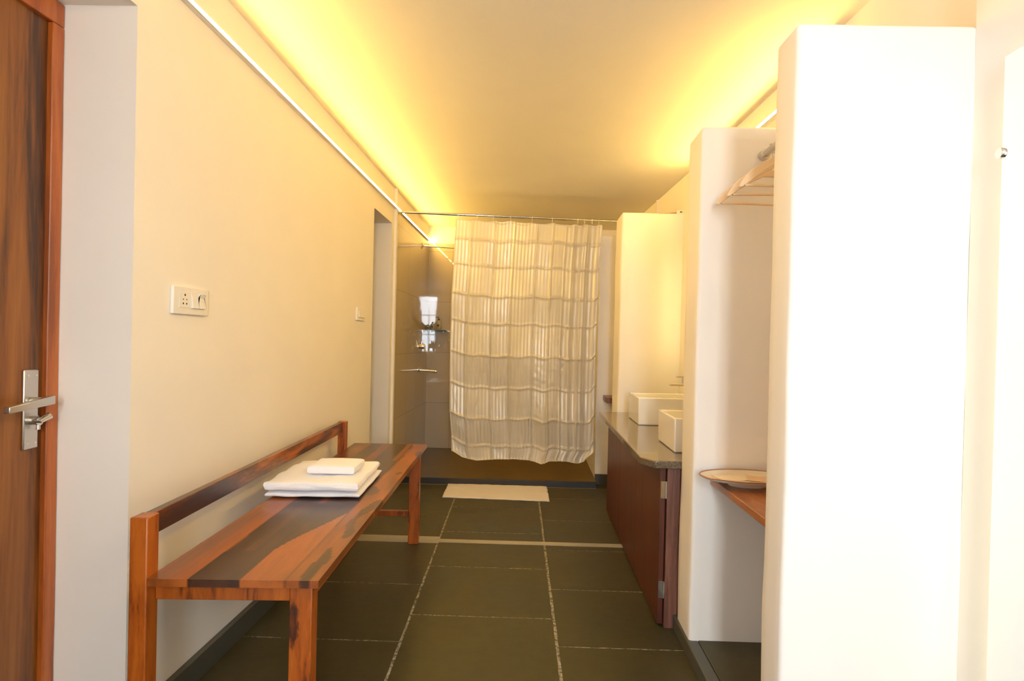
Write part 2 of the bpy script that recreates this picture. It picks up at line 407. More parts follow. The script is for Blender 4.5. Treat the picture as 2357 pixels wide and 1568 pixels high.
# added side window for daylight (left, behind the camera) and the narrow rear window
def window(name, axis, pos, a0, a1, z0, z1, nx, nz, label):
    w = thing(name, None, None, (pos, (a0+a1)/2, z0) if axis == 'X' else ((a0+a1)/2, pos, z0)); w['kind'] = 'structure'; w['label'] = label
    bm = BM(); t = .03
    def b(a, c, d, e):
        if axis == 'X': box(bm, pos-.025, pos+.025, a, c, d, e)
        else: box(bm, a, c, pos-.025, pos+.025, d, e)
    b(a0, a1, z0, z0+t); b(a0, a1, z1-t, z1); b(a0, a0+t, z0+t, z1-t); b(a1-t, a1, z0+t, z1-t)
    for i in range(1, nx): x = a0+(a1-a0)*i/nx; b(x-.01, x+.01, z0+t, z1-t)
    for i in range(1, nz): z = z0+(z1-z0)*i/nz; b(a0+t, a1-t, z-.008, z+.008)
    obj('window_frame', bm, M['door'], w)
window('added_window_1', 'X', XL-.2, -1.35, .25, .08, 2.1, 3, 2, 'added tall glazed opening on the left behind the camera to bring in daylight')
window('window_2', 'Y', YR-.1, .08, .44, .85, 2.22, 2, 3, 'narrow rear window behind the camera')

# ------------------------------------------------------------------ switch plates
def plate(name, y0, y1, z0, z1, label, nsw, socket):
    t = thing(name, label, 'switch', (XL, (y0+y1)/2, (z0+z1)/2))
    obj('plate', bx(XL, XL+.011, y0, y1, z0, z1), M['white_plastic'], t, bevel=.002)
    w = y1-y0; hh = z1-z0
    m0 = z0+hh*.24; m1 = z1-hh*.2
    n = nsw+(1.6 if socket else 0); span = w*.74; s = y0+w*.14; mw = span/n
    if socket:
        obj('socket', bx(XL+.011, XL+.0125, s, s+mw*1.5, m0, m1), M['white_plastic'], t, bevel=.0008)
        bm = BM(); cy = s+mw*.75; cz = (m0+m1)/2
        for (dy, dz, r) in ((0, .016, .0035), (-.009, .002, .0022), (.009, .002, .0022), (-.009, -.011, .003), (.009, -.011, .003)):
            tube(bm, [(XL+.0122, cy+dy*w/.19, cz+dz), (XL+.0131, cy+dy*w/.19, cz+dz)], r, 10)
        obj('socket_hole', bm, M['dark'], t); s += mw*1.6
    for i in range(nsw):
        a, b = s+mw*i+.003, s+mw*(i+1)-.003
        bm = BM()
        up = (i == nsw-1 and socket)
        prof = [(XL+.011, m0), (XL+(.019 if not up else .020), m0+.001), (XL+(.0125 if not up else .0125), m1-(0 if not up else .012)), (XL+(.012 if not up else .019), m1), (XL+.011, m1)]
        prism(bm, prof, a, b, 'Y'); 
        obj('rocker', bm, M['white_plastic'], t, bevel=.0008)
plate('switch_plate', 1.768, 1.958, 1.217, 1.303, 'white plate with socket and two rocker switches on the left wall above the bench', 2, True)
plate('switch_plate', 3.63, 3.79, 1.272, 1.352, 'small white two rocker switch plate next to the doorway', 2, False)

# ------------------------------------------------------------------ strip lights
t = thing('strip_light', 'long glowing warm strip light running the full left wall', 'light', (XL, 3.5, 2.185))
obj('diffuser', bx(XL+.004, XL+.022, 1.7, YB-.03, 2.183, 2.197), M['led'], t)
bm = BM(); box(bm, XL, XL+.0225, 1.7, YB-.03, 2.1812, 2.1828); box(bm, XL, XL+.0213, 1.7, YB-.03, 2.1975, 2.2005); box(bm, XL, XL+.003, 1.7, YB-.03, 2.1825, 2.1975); obj('housing', bm, M['white_plastic'], t)
t = thing('strip_light', 'added warm strip light, out of view high on the near right wall above the mirror', 'light', (1.074, .8, 2.21))  # lamp added outside the view to warm the near walls and door reveal
obj('diffuser', bx(1.052, 1.070, -.3, 1.05, 2.212, 2.226), M['led_added'], t)
bm = BM(); box(bm, 1.0515, 1.0742, -.3, 1.05, 2.209, 2.2118); box(bm, 1.0515, 1.0742, -.3, 1.05, 2.2262, 2.229); box(bm, 1.070, 1.0742, -.3, 1.05, 2.2118, 2.2262); obj('housing', bm, M['white_plastic'], t)
t = thing('strip_light', 'warm strip light on the right wall glimpsed above the closet', 'light', (1.07, 3, 2.21))
bm = BM(); prism(bm, [(XR(2.12)-.022, 2.12), (XR(2.12)-.003, 2.12), (XR(3.8)-.003, 3.8), (XR(3.8)-.022, 3.8)], 2.212, 2.226)
obj('diffuser', bm, M['led_r'], t)
bm = BM(); prism(bm, [(XR(2.12)-.023, 2.12), (XR(2.12), 2.12), (XR(3.8), 3.8), (XR(3.8)-.023, 3.8)], 2.208, 2.2115)
prism(bm, [(XR(2.12)-.023, 2.12), (XR(2.12), 2.12), (XR(3.8), 3.8), (XR(3.8)-.023, 3.8)], 2.2265, 2.230)
obj('housing', bm, M['white_plastic'], t)

# ------------------------------------------------------------------ bench
BZ = .55
NR, FR = aZ(733, 1338, BZ), aZ(983, 1023, BZ)
L = (FR-NR).length; WD = .418
rz = math.atan2(-(FR.x-NR.x), FR.y-NR.y)
# local frame: origin near-right seat corner on the floor, +Y along the bench, -X to the wall
bench = thing('bench', 'long reddish wooden bench with a low back rail along the left wall', 'bench', (NR.x, NR.y, 0), rz)
ST = .019
bm = BM(); nu, nv = 66, 260
tl = bm.verts.layers.float.new('tone')
def tone(a, s):   # a 0 wall side .. 1 room side, s 0 near .. 1 far
    n1 = noise.noise(Vector((a*3, s*6, 1.3)))*.05; e = a+n1*.4
    wob = noise.noise(Vector((s*9, 4, 0)))*.03
    if e < .24:
        t = .78 if s < .42 else .42
        if e < .05: t -= .12
        t += .25*noise.noise(Vector((a*6, s*5, 9)))
    elif e < .527:
        t = .16 + .14*noise.noise(Vector((a*9, s*7, 3)))
        if a > .46 and s > .35: t = .55
        if .36 < a < .42 and .1 < s < .35: t = .34
        if s > .55 and a > .36+.05*math.sin(s*9): t = .45+.3*noise.noise(Vector((a*4, s*8, 7)))
    elif e < .80:
        edge = .527 + max(0, (s-.10))*1.35 + wob
        if s < .05: edge = 0
        t = .86 if a > edge else .12
        if s > .34: t = .14 + (.5 if (a > .74 and s > .75) else 0)
        if .5 < s < .62 and a < .62: t = .5
    else:
        t = .72 + .35*noise.noise(Vector((a*7, s*7, 21)))
        q = noise.noise(Vector((a*7+3, s*10, 33)))
        if q > .22: t = .34
        if a > .9 and s < .3: t -= .12
    for bd in (.24, .527, .80):
        if abs(a-bd) < .006: t -= .35
    return max(0, min(1, t))
def seatv(i, j, z):
    a, s = i/nu, j/nv
    v = bm.verts.new((-WD*(1-a), L*s, z)); v[tl] = tone(a, s); return v
top = [[seatv(i, j, BZ) for i in range(nu+1)] for j in range(nv+1)]
bot = [[None]*(nu+1) for j in range(nv+1)]
for j in range(nv):
    for i in range(nu): bm.faces.new((top[j][i], top[j][i+1], top[j+1][i+1], top[j+1][i]))
border = [(i, 0) for i in range(nu)]+[(nu, j) for j in range(nv)]+[(i, nv) for i in range(nu, 0, -1)]+[(0, j) for j in range(nv, 0, -1)]
lo = []
for (i, j) in border: lo.append(seatv(i, j, BZ-ST))
for k in range(len(border)):
    (i, j), (i2, j2) = border[k], border[(k+1) % len(border)]
    bm.faces.new((top[j][i], lo[k], lo[(k+1) % len(lo)], top[j2][i2]))
bm.faces.new(lo[::-1])
obj('seat', bm, M['seat'], bench, local=True)
LG = .047
def leg(x0, x1, y0, y1, z1, nm='leg', mm='benchlegs'):
    return obj(nm, bx(x0, x1, y0, y1, 0, z1), M[mm], bench, local=True, bevel=.003)
mk_ = M['benchlegs'].copy(); M['knot'] = mk_; nt = mk_.node_tree; b_ = nt.nodes['Principled BSDF']
src = b_.inputs['Base Color'].links[0].from_socket
tc = nt.nodes.new('ShaderNodeTexCoord'); mp = nt.nodes.new('ShaderNodeMapping'); mp.vector_type = 'TEXTURE'
mp.inputs['Location'].default_value = (-.075, .035, .425); mp.inputs['Scale'].default_value = (.017, .05, .06)
nt.links.new(tc.outputs['Object'], mp.inputs[0]); nz_ = nt.nodes.new('ShaderNodeTexNoise'); nz_.inputs['Scale'].default_value = 2.5; nt.links.new(mp.outputs[0], nz_.inputs[0])
ln = N(nt, 'ShaderNodeVectorMath', operation='LENGTH'); nt.links.new(mp.outputs[0], ln.inputs[0])
ad_ = N(nt, 'ShaderNodeMath', operation='MULTIPLY_ADD'); ad_.inputs[1].default_value = 1.1; nt.links.new(nz_.outputs['Fac'], ad_.inputs[0]); nt.links.new(ln.outputs['Value'], ad_.inputs[2])
fk = ramp(nt, ad_.outputs[0], [(.0, (.3,)*3), (.75, (1,)*3), (.9, (.6,)*3), (1, (0,)*3)])
dv_ = N(nt, 'ShaderNodeMath', operation='DIVIDE'); dv_.inputs[1].default_value = 1.6; nt.links.new(ad_.outputs[0], dv_.inputs[0]); nt.links.new(dv_.outputs[0], fk.node.inputs[0])
mxk = N(nt, 'ShaderNodeMix', data_type='RGBA'); nt.links.new(fk, mxk.inputs[0]); nt.links.new(src, mxk.inputs[6]); mxk.inputs[7].default_value = (.05, .014, .006, 1)
nt.links.new(mxk.outputs[2], b_.inputs['Base Color'])
LX0, LX1 = -.046-LG+.01, -.036+.01          # right legs
leg(LX0, LX1, .035, .035+LG, BZ-ST, mm='knot')
leg(LX0, LX1, L-.105, L-.105+LG+.012, BZ-ST)
PXL = -WD-.044
leg(PXL, PXL+.043, .0, .0+.05, .70)
leg(PXL, PXL+.043, L-.20, L-.155, .70)
ap0, ap1 = BZ-ST-.048, BZ-ST
obj('apron', bx(PXL+.043, LX0, .037, .062, ap0, ap1), M['benchlegs'], bench, local=True, bevel=.002)
obj('apron', bx(PXL+.043, LX0, L-.09, L-.065, ap0, ap1), M['benchlegs'], bench, local=True, bevel=.002)
obj('apron', bx(LX1-.028, LX1-.004, .035+LG, L-.105, ap0, ap1), M['benchlegs'], bench, local=True, bevel=.002)
obj('apron', bx(PXL+.012, PXL+.034, .05, L-.2, ap0, ap1), M['benchlegs'], bench, local=True, bevel=.002)
obj('stretcher', bx(PXL+.03, LX0, L-.095, L-.068, .155, .185), M['benchlegs'], bench, local=True, bevel=.002)
obj('stretcher', bx(PXL+.03, LX0, .048, .075, .155, .185), M['benchlegs'], bench, local=True, bevel=.002)
obj('back_rail', bx(PXL+.002, PXL+.026, .05, L-.2, .640, .697), M['benchrail'], bench, local=True, bevel=.002)

# ------------------------------------------------------------------ towels
def slabcloth(bm, x0, x1, y0, y1, z0, z1, seed, amp=.004, n=26, m=26, k=10, e=.5):
    """rounded cushion-like folded layer"""
    cx, cy, cz = (x0+x1)/2, (y0+y1)/2, (z0+z1)/2; ax, ay, az = (x1-x0)/2, (y1-y0)/2, (z1-z0)/2
    def g(u): return math.copysign(min(1, abs(u))**.55, u)
    rows_ = []
    seg = 10
    def P(u, v, w):   # u,v in -1..1 plan, w height sign
        r = max(abs(u), abs(v)); 
        h = (1-r**9)**.5 if r < 1 else 0
        x = cx+ax*u; y = cy+ay*v; z = cz+az*w*(.3+.7*h) if r < 1 else cz
        d = noise.noise_vector(Vector((x*11+seed, y*11, w*2+seed)))*amp
        d2 = noise.noise_vector(Vector((x*35+seed, y*35, w)))*amp*.35
        return Vector((x, y, z))+d+d2
    def grid(w):
        us = [math.sin((i/n*2-1)*math.pi/2) for i in range(n+1)]
        return [[bm.verts.new(P(us[i], us[j], w)) for i in range(n+1)] for j in range(n+1)]
    A, B = grid(1), grid(-1)
    for j in range(n):
        for i in range(n):
            bm.faces.new((A[j][i], A[j][i+1], A[j+1][i+1], A[j+1][i])); bm.faces.new((B[j][i], B[j+1][i], B[j+1][i+1], B[j][i+1]))
    bd = [(i, 0) for i in range(n)]+[(n, j) for j in range(n)]+[(i, n) for i in range(n, 0, -1)]+[(0, j) for j in range(n, 0, -1)]
    for q in range(len(bd)):
        (i, j), (i2, j2) = bd[q], bd[(q+1) % len(bd)]
        bm.faces.new((A[j][i], B[j][i], B[j2][i2], A[j2][i2]))
def towel(name, cx, cy, rzz, w, d, z, layers, label, seed, amp=.003):
    t = thing(name, label, 'towel', (cx, cy, z), rzz)
    bm = BM(); zz = 0
    for q, (hh, ox, oy, sw, sdd) in enumerate(layers):
        slabcloth(bm, -w/2*sw+ox, w/2*sw+ox, -d/2*sdd+oy, d/2*sdd+oy, zz, zz+hh, seed+q*3.1, amp); zz += hh*.93
    # folded edge facing the room entrance wraps all layers
    o = obj('folded_cloth', bm, M['towel'], t, local=True, smooth=True)
    sub = o.modifiers.new('s', 'SUBSURF'); sub.levels = 1; sub.render_levels = 1
    return t
towel('folded_towel', -.828, 2.39, rz+.02, .35, .44, BZ+.002, [(.021, 0, 0, 1.0, .98)], 'larger white folded towel lying flat on the bench, bottom of the pile', 2)
towel('folded_towel', -.832, 2.382, rz+.02, .345, .425, BZ+.0235, [(.044, 0, -.003, 1.0, 1.0)], 'white folded bath towel resting on the bottom towel with the small one on top', 31, .007)
towel('hand_towel', -.782, 2.35, rz, .185, .17, BZ+.0695, [(.038, 0, 0, 1, 1)], 'small white folded hand towel on top of the towel pile', 57, .0025)

# ------------------------------------------------------------------ bath mat
c = [aZ(1018, 1146, 0), aZ(1265, 1156, 0), aZ(1258, 1121, 0), aZ(1033, 1113, 0)]
bm = BM(); n, m_ = 60, 34
def MP(u, v, z):
    a = c[0].lerp(c[1], u); b = c[3].lerp(c[2], u); p = a.lerp(b, v)
    e = min(u, 1-u, v, 1-v)
    p.z = z + .0035*abs(noise.noise(Vector((u*9, v*5, 2)))) + .0015*math.sin(u*14+v*9)**2*(e > .02)
    p.x += .004*noise.noise(Vector((v*6, 3 if u < .5 else 8, 0))); p.y += .005*noise.noise(Vector((u*8, 5 if v < .5 else 11, 0)))
    return p
A = [[bm.verts.new(MP(i/n, j/m_, .007)) for i in range(n+1)] for j in range(m_+1)]
for j in range(m_):
    for i in range(n): bm.faces.new((A[j][i], A[j][i+1], A[j+1][i+1], A[j+1][i]))
o = obj('bath_mat', bm, M['mat'], smooth=True); sm = o.modifiers.new('t', 'SOLIDIFY'); sm.thickness = .006; sm.offset = -1
tag(o, 'white bath mat spread on the slate floor before the shower', 'mat')

# ------------------------------------------------------------------ curtain and rod
RA, RB = Vector((XL+.02, 4.628, 2.168)), Vector((XR(4.86)-.005, 4.862, 2.172))
def rodp(X): t = (X-RA.x)/(RB.x-RA.x); return RA.lerp(RB, t)
t = thing('curtain_rod', 'thin chrome curtain rod spanning above the shower', 'curtain rod', RA)
bm = BM(); tube(bm, [RA, RB], .0095, 14); obj('rod', bm, M['chrome'], t, smooth=True)
bm = BM(); tube(bm, [(XL+.0085, RA.y, RA.z), RA+Vector((.006, 0, 0))], .019, 20); obj('flange', bm, M['chrome'], t, smooth=True)
def lerpt(tab, x):
    if x <= tab[0][0]: return tab[0][1]
    for (a, va), (b, vb) in zip(tab, tab[1:]):
        if x <= b: return va+(vb-va)*(x-a)/(b-a)
    return tab[-1][1]
left = [(.2, -.600), (.286, -.632), (.6, -.655), (.9, -.663), (1.455, -.664), (2.135, -.640)]
right = [(.22, .47), (.28, .512), (1.13, .508), (1.8, .522), (2.13, .540)]
botz = [(0, .287), (.06, .235), (.16, .205), (.30, .212), (.42, .215), (.58, .198), (.64, .180), (.70, .205), (.82, .200), (.93, .183), (.965, .20), (1, .27)]
rings = [(px, aY(px, 505, 4.7).x) for px in (1055, 1099, 1135, 1175, 1225, 1272, 1332, 1348, 1366, 1382)]
cur = thing('shower_curtain', 'white striped shower curtain with fold creases hanging from the rod', 'curtain', (0, 4.72, 0))
bm = BM(); uvl = bm.loops.layers.uv.new('UVMap'); NU, NV = 300, 300
rn = random.Random(11)
cu = [0, .105, .27, .40, .555, .665, .755, .87, 1.0001]
cv = [0, .083, .19, .315, .43, .565, .70, .83, .945, 1.0001]
nodes = [[rn.uniform(-1, 1) for _ in cu] for _ in cv]
def lat(u, v):
    v = v + .0035*math.sin(u*13) + .0025*math.sin(u*37)
    v = min(max(v, 0), 1)
    i = max(k for k in range(len(cu)-1) if cu[k] <= u); j = max(k for k in range(len(cv)-1) if cv[k] <= v)
    a = (u-cu[i])/(cu[i+1]-cu[i]); b = (v-cv[j])/(cv[j+1]-cv[j])
    n_ = nodes
    val = (n_[j][i]*(1-a)+n_[j][i+1]*a)*(1-b)+(n_[j+1][i]*(1-a)+n_[j+1][i+1]*a)*b
    # panels belly out between creases
    zu = (a if i % 2 else 1-a)*(cu[i+1]-cu[i])/.13; zv = (b if j % 2 else 1-b)*(cv[j+1]-cv[j])/.12
    def ridge(q, w): return math.exp(-(q/w)**2)
    dv = min(v-cv[j], cv[j+1]-v); du = min(u-cu[i], cu[i+1]-u)
    belly = zv*.028*(.4+.6*v) + zu*.028*(.4+.6*v) - ridge(dv, .005)*.009 - ridge(du, .006)*.010
    return val, belly
xr = [x for _, x in rings]
V = []; UV = []
for j in range(NV+1):
    row = []
    v = j/NV
    for i in range(NU+1):
        u = i/NU
        zt = 2.132; z = zt+(lerpt(botz, u)-zt)*v
        xl, xrr = lerpt(left, z), lerpt(right, z)
        # gathered on the right: fabric coordinate u maps non-linearly in x
        g = u if u < .8 else .8+(u-.8)
        X = xl+(xrr-xl)*g
        if v < .12:   # scallops between rings
            ds = sorted(abs(X-q) for q in xr)[:1][0]
            z -= min(.009, ds*.16)*(1-v/.12)
        val, belly = lat(u, v)
        amp = .006+.026*v
        y = val*amp*.5 - belly
        y += .010*math.sin(u*2*math.pi*3.1+.6)*(.35+.65*(1-v)) + .012*math.sin(u*2*math.pi*1.4+1)*v
        if u > .78: y += .020*math.sin((u-.78)*2*math.pi*11)*(1-.6*v); X += .006*math.sin((u-.78)*2*math.pi*11+1)*(1-.5*v)*(u < .985)
        y += .0025*noise.noise(Vector((u*30, v*22, 0)))
        if .55 < u < .78 and v > .45: y += .003*noise.noise(Vector((u*34, v*50, 4)))
        row.append(bm.verts.new((X, rodp(X).y-.008-y*1.0-.01*v, z)))
    V.append(row)
for j in range(NV):
    for i in range(NU):
        f = bm.faces.new((V[j][i], V[j+1][i], V[j+1][i+1], V[j][i+1]))
        for lp, (a, b) in zip(f.loops, ((i, j), (i, j+1), (i+1, j+1), (i+1, j))): lp[uvl].uv = (a/NU, 1-b/NV)
fab = obj('fabric', bm, M['curtain'], cur, smooth=True, normals=False)
first = None
for k, (px, X) in enumerate(rings):
    p = rodp(X)
    if first is None:
        bm = BM(); R = .022
        tube(bm, [p+Vector((.0, R*.55*math.sin(a), -.012+R*math.cos(a))) for a in [q*2*math.pi/20 for q in range(21)]], .0014, 6)
        first = obj('ring', bm, M['white_plastic'], cur, smooth=True); p0 = p; first['label'] = 'small curtain ring'
    else:
        o = first.copy(); C.objects.link(o); o.parent = cur; o.location = p-p0

# ------------------------------------------------------------------ shower fittings
arm = thing('overhead_shower', 'chrome shower arm reaching from the left shower wall behind the curtain', 'shower', (XL+.0065, 5.657, 2.073))
bm = BM(); lathe(bm, [(.032, 0), (.032, .004), (.018, .012), (.011, .02)], (XL+.0065, 5.657, 2.073), 24, 'X'); obj('flange', bm, M['chrome'], arm, smooth=True)
bm = BM(); tube(bm, [(XL+.012, 5.657, 2.073), (-.74, 5.657, 2.058), (-.70, 5.657, 2.05), (-.69, 5.657, 2.02)], .009, 12); obj('arm', bm, M['chrome'], arm, smooth=True)
bm = BM(); lathe(bm, [(.10, 0), (.10, .008), (.02, .02), (.012, .035)], (-.69, 5.657, 1.99), 32); obj('shower_head', bm, M['chrome'], arm, smooth=True)
mx = thing('shower_mixer', 'chrome shower mixer valve on the left shower wall under the glass shelf', 'tap', (XL+.0065, 5.64, 1.10))
bm = BM(); lathe(bm, [(.062, 0), (.062, .006), (.05, .010)], (XL+.0065, 5.64, 1.10), 28, 'X'); obj('wall_plate', bm, M['chrome'], mx, smooth=True)
bm = BM(); lathe(bm, [(.026, 0), (.026, .035), (.020, .05)], (XL+.016, 5.64, 1.10), 20, 'X'); obj('valve_body', bm, M['chrome'], mx, smooth=True)
bm = BM(); tube(bm, [(XL+.055, 5.64, 1.10), (XL+.065, 5.62, 1.09), (XL+.072, 5.60, 1.045)], [.009, .008, .006], 10); tube(bm, [(XL+.03, 5.64, 1.12), (XL+.034, 5.64, 1.16)], [.009, .006], 10); obj('lever', bm, M['chrome'], mx, smooth=True)
sp = thing('bath_spout', 'straight chrome spout below the shower mixer', 'tap', (XL+.0065, 5.625, .875))
bm = BM(); lathe(bm, [(.026, 0), (.026, .005), (.016, .010)], (XL+.0065, 5.625, .875), 22, 'X'); obj('flange', bm, M['chrome'], sp, smooth=True)
bm = BM(); tube(bm, [(XL+.012, 5.625, .875), (-.935, 5.625, .862)], .0125, 16); lathe(bm, [(.014, 0), (.015, .012), (.011, .022)], (-.943, 5.625, .8615), 18, 'X'); obj('pipe', bm, M['chrome'], sp, smooth=True)
gs = thing('glass_shelf', 'small glass shelf in the corner of the shower', 'shelf', (-1.0, 5.98, 1.262))
obj('glass_panel', bx(XL+.009, -.885, 5.92, YB-.009, 1.258, 1.266), M['glass'], gs, bevel=.001)
for X in (-1.06, -.93):
    bm = BM(); tube(bm, [(X, YB-.009, 1.2535), (X, YB-.045, 1.2535)], .004, 10); obj('bracket', bm, M['chrome'], gs)
def bottle(name, X, Y, hgt, r, pump, label):
    b = thing(name, label, 'bottle', (X, Y, 1.2665), 0, 'toiletries on the shower shelf')
    bm = BM(); lathe(bm, [(r*.9, 0), (r, .004), (r, hgt*.62), (r*.8, hgt*.7), (r*.35, hgt*.76)], (X, Y, 1.2665), 20); obj('body', bm, M['clearb'], b, smooth=True)
    bm = BM(); lathe(bm, [(r*.4, 0), (r*.4, hgt*.12), (r*.2, hgt*.14)], (X, Y, 1.2665+hgt*.755), 14)
    if pump: tube(bm, [(X, Y, 1.2665+hgt*.85), (X, Y, 1.2665+hgt*.99), (X-.028, Y-.003, 1.2665+hgt*.97)], .0038, 8)
    obj('pump_head' if pump else 'cap', bm, M['black'], b, smooth=True)
    bm = BM(); lathe(bm, [(r*.42, 0), (r*.42, .0012)], (X, Y-r-.001, 1.2665+hgt*.36), 16, 'Y'); obj('round_mark', bm, M['liquid'], b)
bottle('pump_bottle', -.975, 5.985, .135, .026, True, 'taller pump bottle at the right end of the glass shelf')
bottle('toiletry_bottle', -1.035, 5.975, .095, .019, False, 'small capped bottle between the pump bottle and the jar')
bottle('toiletry_jar', -1.082, 5.985, .065, .018, False, 'lowest small jar nearest the shower corner on the glass shelf')

# ------------------------------------------------------------------ vanity
HC = .69
cx0, cx1 = .467, .452
bm = BM(); yN, yF = 2.376, 4.108
prism(bm, [(.455, yN+.075), (.503, yN), (.60, yN), (XR(yN)-.002, yN), (XR(yF)-.002, yF), (.467, yF-.02), (.467, yF-.06)], HC-.032, HC)
# small tongue of the counter that shows past the middle partition
o = obj('countertop', bm, M['granite'], bevel=.004)
tag(o, 'polished brown granite counter carrying the two basins', 'countertop')
cab = thing('vanity_cabinet', 'dark reddish brown cabinet under the granite counter', 'cabinet', (.8, 3.2, 0))
obj('body', bx(.560, 1.0, 2.40, 4.07, .0, HC-.033), M['cabedge'], cab, bevel=.002)
dy = (4.07-2.41)/3
for k in range(3):
    d = obj('door', bx(.533, .556, 2.412+dy*k+.0008, 2.412+dy*(k+1)-.0008, .012, HC-.036), M['cab'], cab, bevel=.0015)
    if k == 0:
        for z in (.565, .155):
            bm = BM(); box(bm, .536, .5545, 2.4085, 2.4125, z-.035, z+.035); tube(bm, [(.5565, 2.407, z-.035), (.5565, 2.407, z+.035)], .003, 8); box(bm, .5565, .5598, 2.404, 2.430, z-.035, z+.035)
            h_ = obj('hinge', bm, M['chrome'], d); h_['label'] = 'silver hinge'
def basin(x0, x1, y0, y1, z0, z1, label):
    b = thing('basin', label, 'sink', ((x0+x1)/2, (y0+y1)/2, z0), 0)
    bm = BM(); t_ = .013
    def ringv(a, z, tp=0): return [bm.verts.new(p) for p in ((x0+a+tp, y0+a+tp, z), (x1-a-tp, y0+a+tp, z), (x1-a-tp, y1-a-tp, z), (x0+a+tp, y1-a-tp, z))]
    R = [ringv(0, z0, .003), ringv(0, z1), ringv(t_, z1), ringv(t_+.01, z0+.03)]
    for A_, B_ in zip(R, R[1:]):
        for k in range(4): bm.faces.new((A_[k], A_[(k+1) % 4], B_[(k+1) % 4], B_[k]))
    bm.faces.new(R[0][::-1]); bm.faces.new(R[-1])
    obj('bowl', bm, M['ceramic'], b, bevel=.007, seg=3)
    bm = BM(); lathe(bm, [(.022, 0), (.022, .004)], ((x0+x1)/2, (y0+y1)/2, z0+.030), 20); obj('drain', bm, M['chrome'], b, smooth=True)
basin(.622, 1.0, 2.562, 2.90, HC+.0005, HC+.152, 'nearer white rectangular basin, half hidden by the middle partition')
basin(.622, 1.0, 3.436, 3.80, HC+.0005, HC+.162, 'farther white rectangular basin beside the far partition')
fa = thing('wall_tap', 'brushed metal wall tap over the farther basin', 'tap', (XR(3.6), 3.60, .93))
bm = BM(); box(bm, .835, XR(3.6), 3.575, 3.605, .915, .928); obj('spout', bm, M['nickel'], fa, bevel=.003)
bm = BM(); tube(bm, [(.92, 3.59, .93), (.92, 3.59, .965)], .011, 12); box(bm, .875, .93, 3.582, 3.598, .966, .974); obj('lever', bm, M['nickel'], fa)
# vanity mirror with its backlight
vm = thing('vanity_mirror', 'wall mirror above the basins with warm backlight, behind the middle partition', 'mirror', (1.05, 3.3, 1.2))
def onwall(bm, y0, y1, z0, z1, o0, o1):
    prism(bm, [(XR(y0)-o1, y0), (XR(y0)-o0, y0), (XR(y1)-o0, y1), (XR(y1)-o1, y1)], z0, z1)
bm = BM(); onwall(bm, 2.55, 3.86, 1.05, 1.75, .028, .033); obj('glass_panel', bm, M['mirror'], vm)
bm = BM(); onwall(bm, 3.825, 3.84, 1.07, 1.73, .004, .018); onwall(bm, 2.57, 3.84, 1.72, 1.735, .004, .018); obj('backlight', bm, M['led_m'], vm)
# adapter and things on top of the far partition
ad = thing('power_adapter', 'small white adapter box on top of the far partition', 'adapter', (.93, 4.2, 2.09))
o1_, o2_ = aY(1556, 489, 4.16), aY(1578, 486, 4.16)
obj('case', bx(o1_.x, o1_.x+.075, 4.13, 4.17, 2.085, 2.112), M['white_plastic'], ad, bevel=.003)
bm = BM(); box(bm, o1_.x+.02, o1_.x+.035, 4.1285, 4.1295, 2.094, 2.102); obj('slot', bm, M['black'], ad)
bm = BM(); tube(bm, [(o1_.x, 4.15, 2.095), (o1_.x-.03, 4.15, 2.092), (o1_.x-.07, 4.16, 2.0905), (o1_.x-.12, 4.17, 2.0905), (o1_.x-.2, 4.2, 2.0905)], .0045, 8); cb_ = obj('cable', bm, M['rim'], ad, smooth=True); cb_['label'] = 'brown cable'
# little stone ledge behind the far partition
tag(obj('corner_shelf', bx(.585, 1.0, 4.60, 4.86, .70, .742), M['cabedge'], bevel=.003), 'small dark ledge just behind the far partition beside the curtain', 'shelf')

# ------------------------------------------------------------------ closet
sh = tag(obj('closet_shelf', bx(.668, XR(1.9)-.002, 1.603, 2.186, .645, .670), M['shelfwood'], bevel=.003), 'reddish wooden closet shelf carrying the oval tray', 'shelf')
tr = thing('oval_tray', 'cream oval tray with a thin copper rim on the closet shelf', 'tray', (.764, 2.073, .670))
def ell(bm, prof, cx, cy, rx, ry, seg=56):
    R = []
    for (s, z) in prof: R.append([bm.verts.new((cx+rx*s*math.cos(2*math.pi*k/seg), cy+ry*s*math.sin(2*math.pi*k/seg), z)) for k in range(seg)])
    for A_, B_ in zip(R, R[1:]):
        for k in range(seg): bm.faces.new((A_[k], A_[(k+1) % seg], B_[(k+1) % seg], B_[k]))
    return R
bm = BM(); R = ell(bm, [(.40, .6702), (.45, .688), (.92, .693), (1.0, .703), (.965, .7030), (.90, .6945)], .764, 2.073, .166, .108); bm.faces.new(R[0][::-1]); bm.faces.new(R[-1]); obj('dish', bm, M['traym'], tr, smooth=True)
bm = BM(); tube(bm, [(.764+.166*math.cos(a), 2.073+.108*math.sin(a), .7035) for a in [q*2*math.pi/56 for q in range(57)]], .0022, 6, False); obj('rim', bm, M['rim'], tr, smooth=True)
def sheet(name, cx, cy, w, d, a, z, m, label, group=None):
    bm = BM(); n = 8; G = []
    for j in range(n+1):
        G.append([bm.verts.new((cx+math.cos(a)*(i/n-.5)*w-math.sin(a)*(j/n-.5)*d, cy+math.sin(a)*(i/n-.5)*w+math.cos(a)*(j/n-.5)*d, z+.004*(i/n-.5)**2+.001*math.sin(i+j))) for i in range(n+1)])
    for j in range(n):
        for i in range(n): bm.faces.new((G[j][i], G[j][i+1], G[j+1][i+1], G[j+1][i]))
    o = obj(name, bm, m); s_ = o.modifiers.new('t', 'SOLIDIFY'); s_.thickness = .0012; tag(o, label, 'paper', group)
sheet('leaflet', .705, 2.075, .10, .08, .12, .6955, M['paper'], 'cream folded leaflet lying at the left of the oval tray')
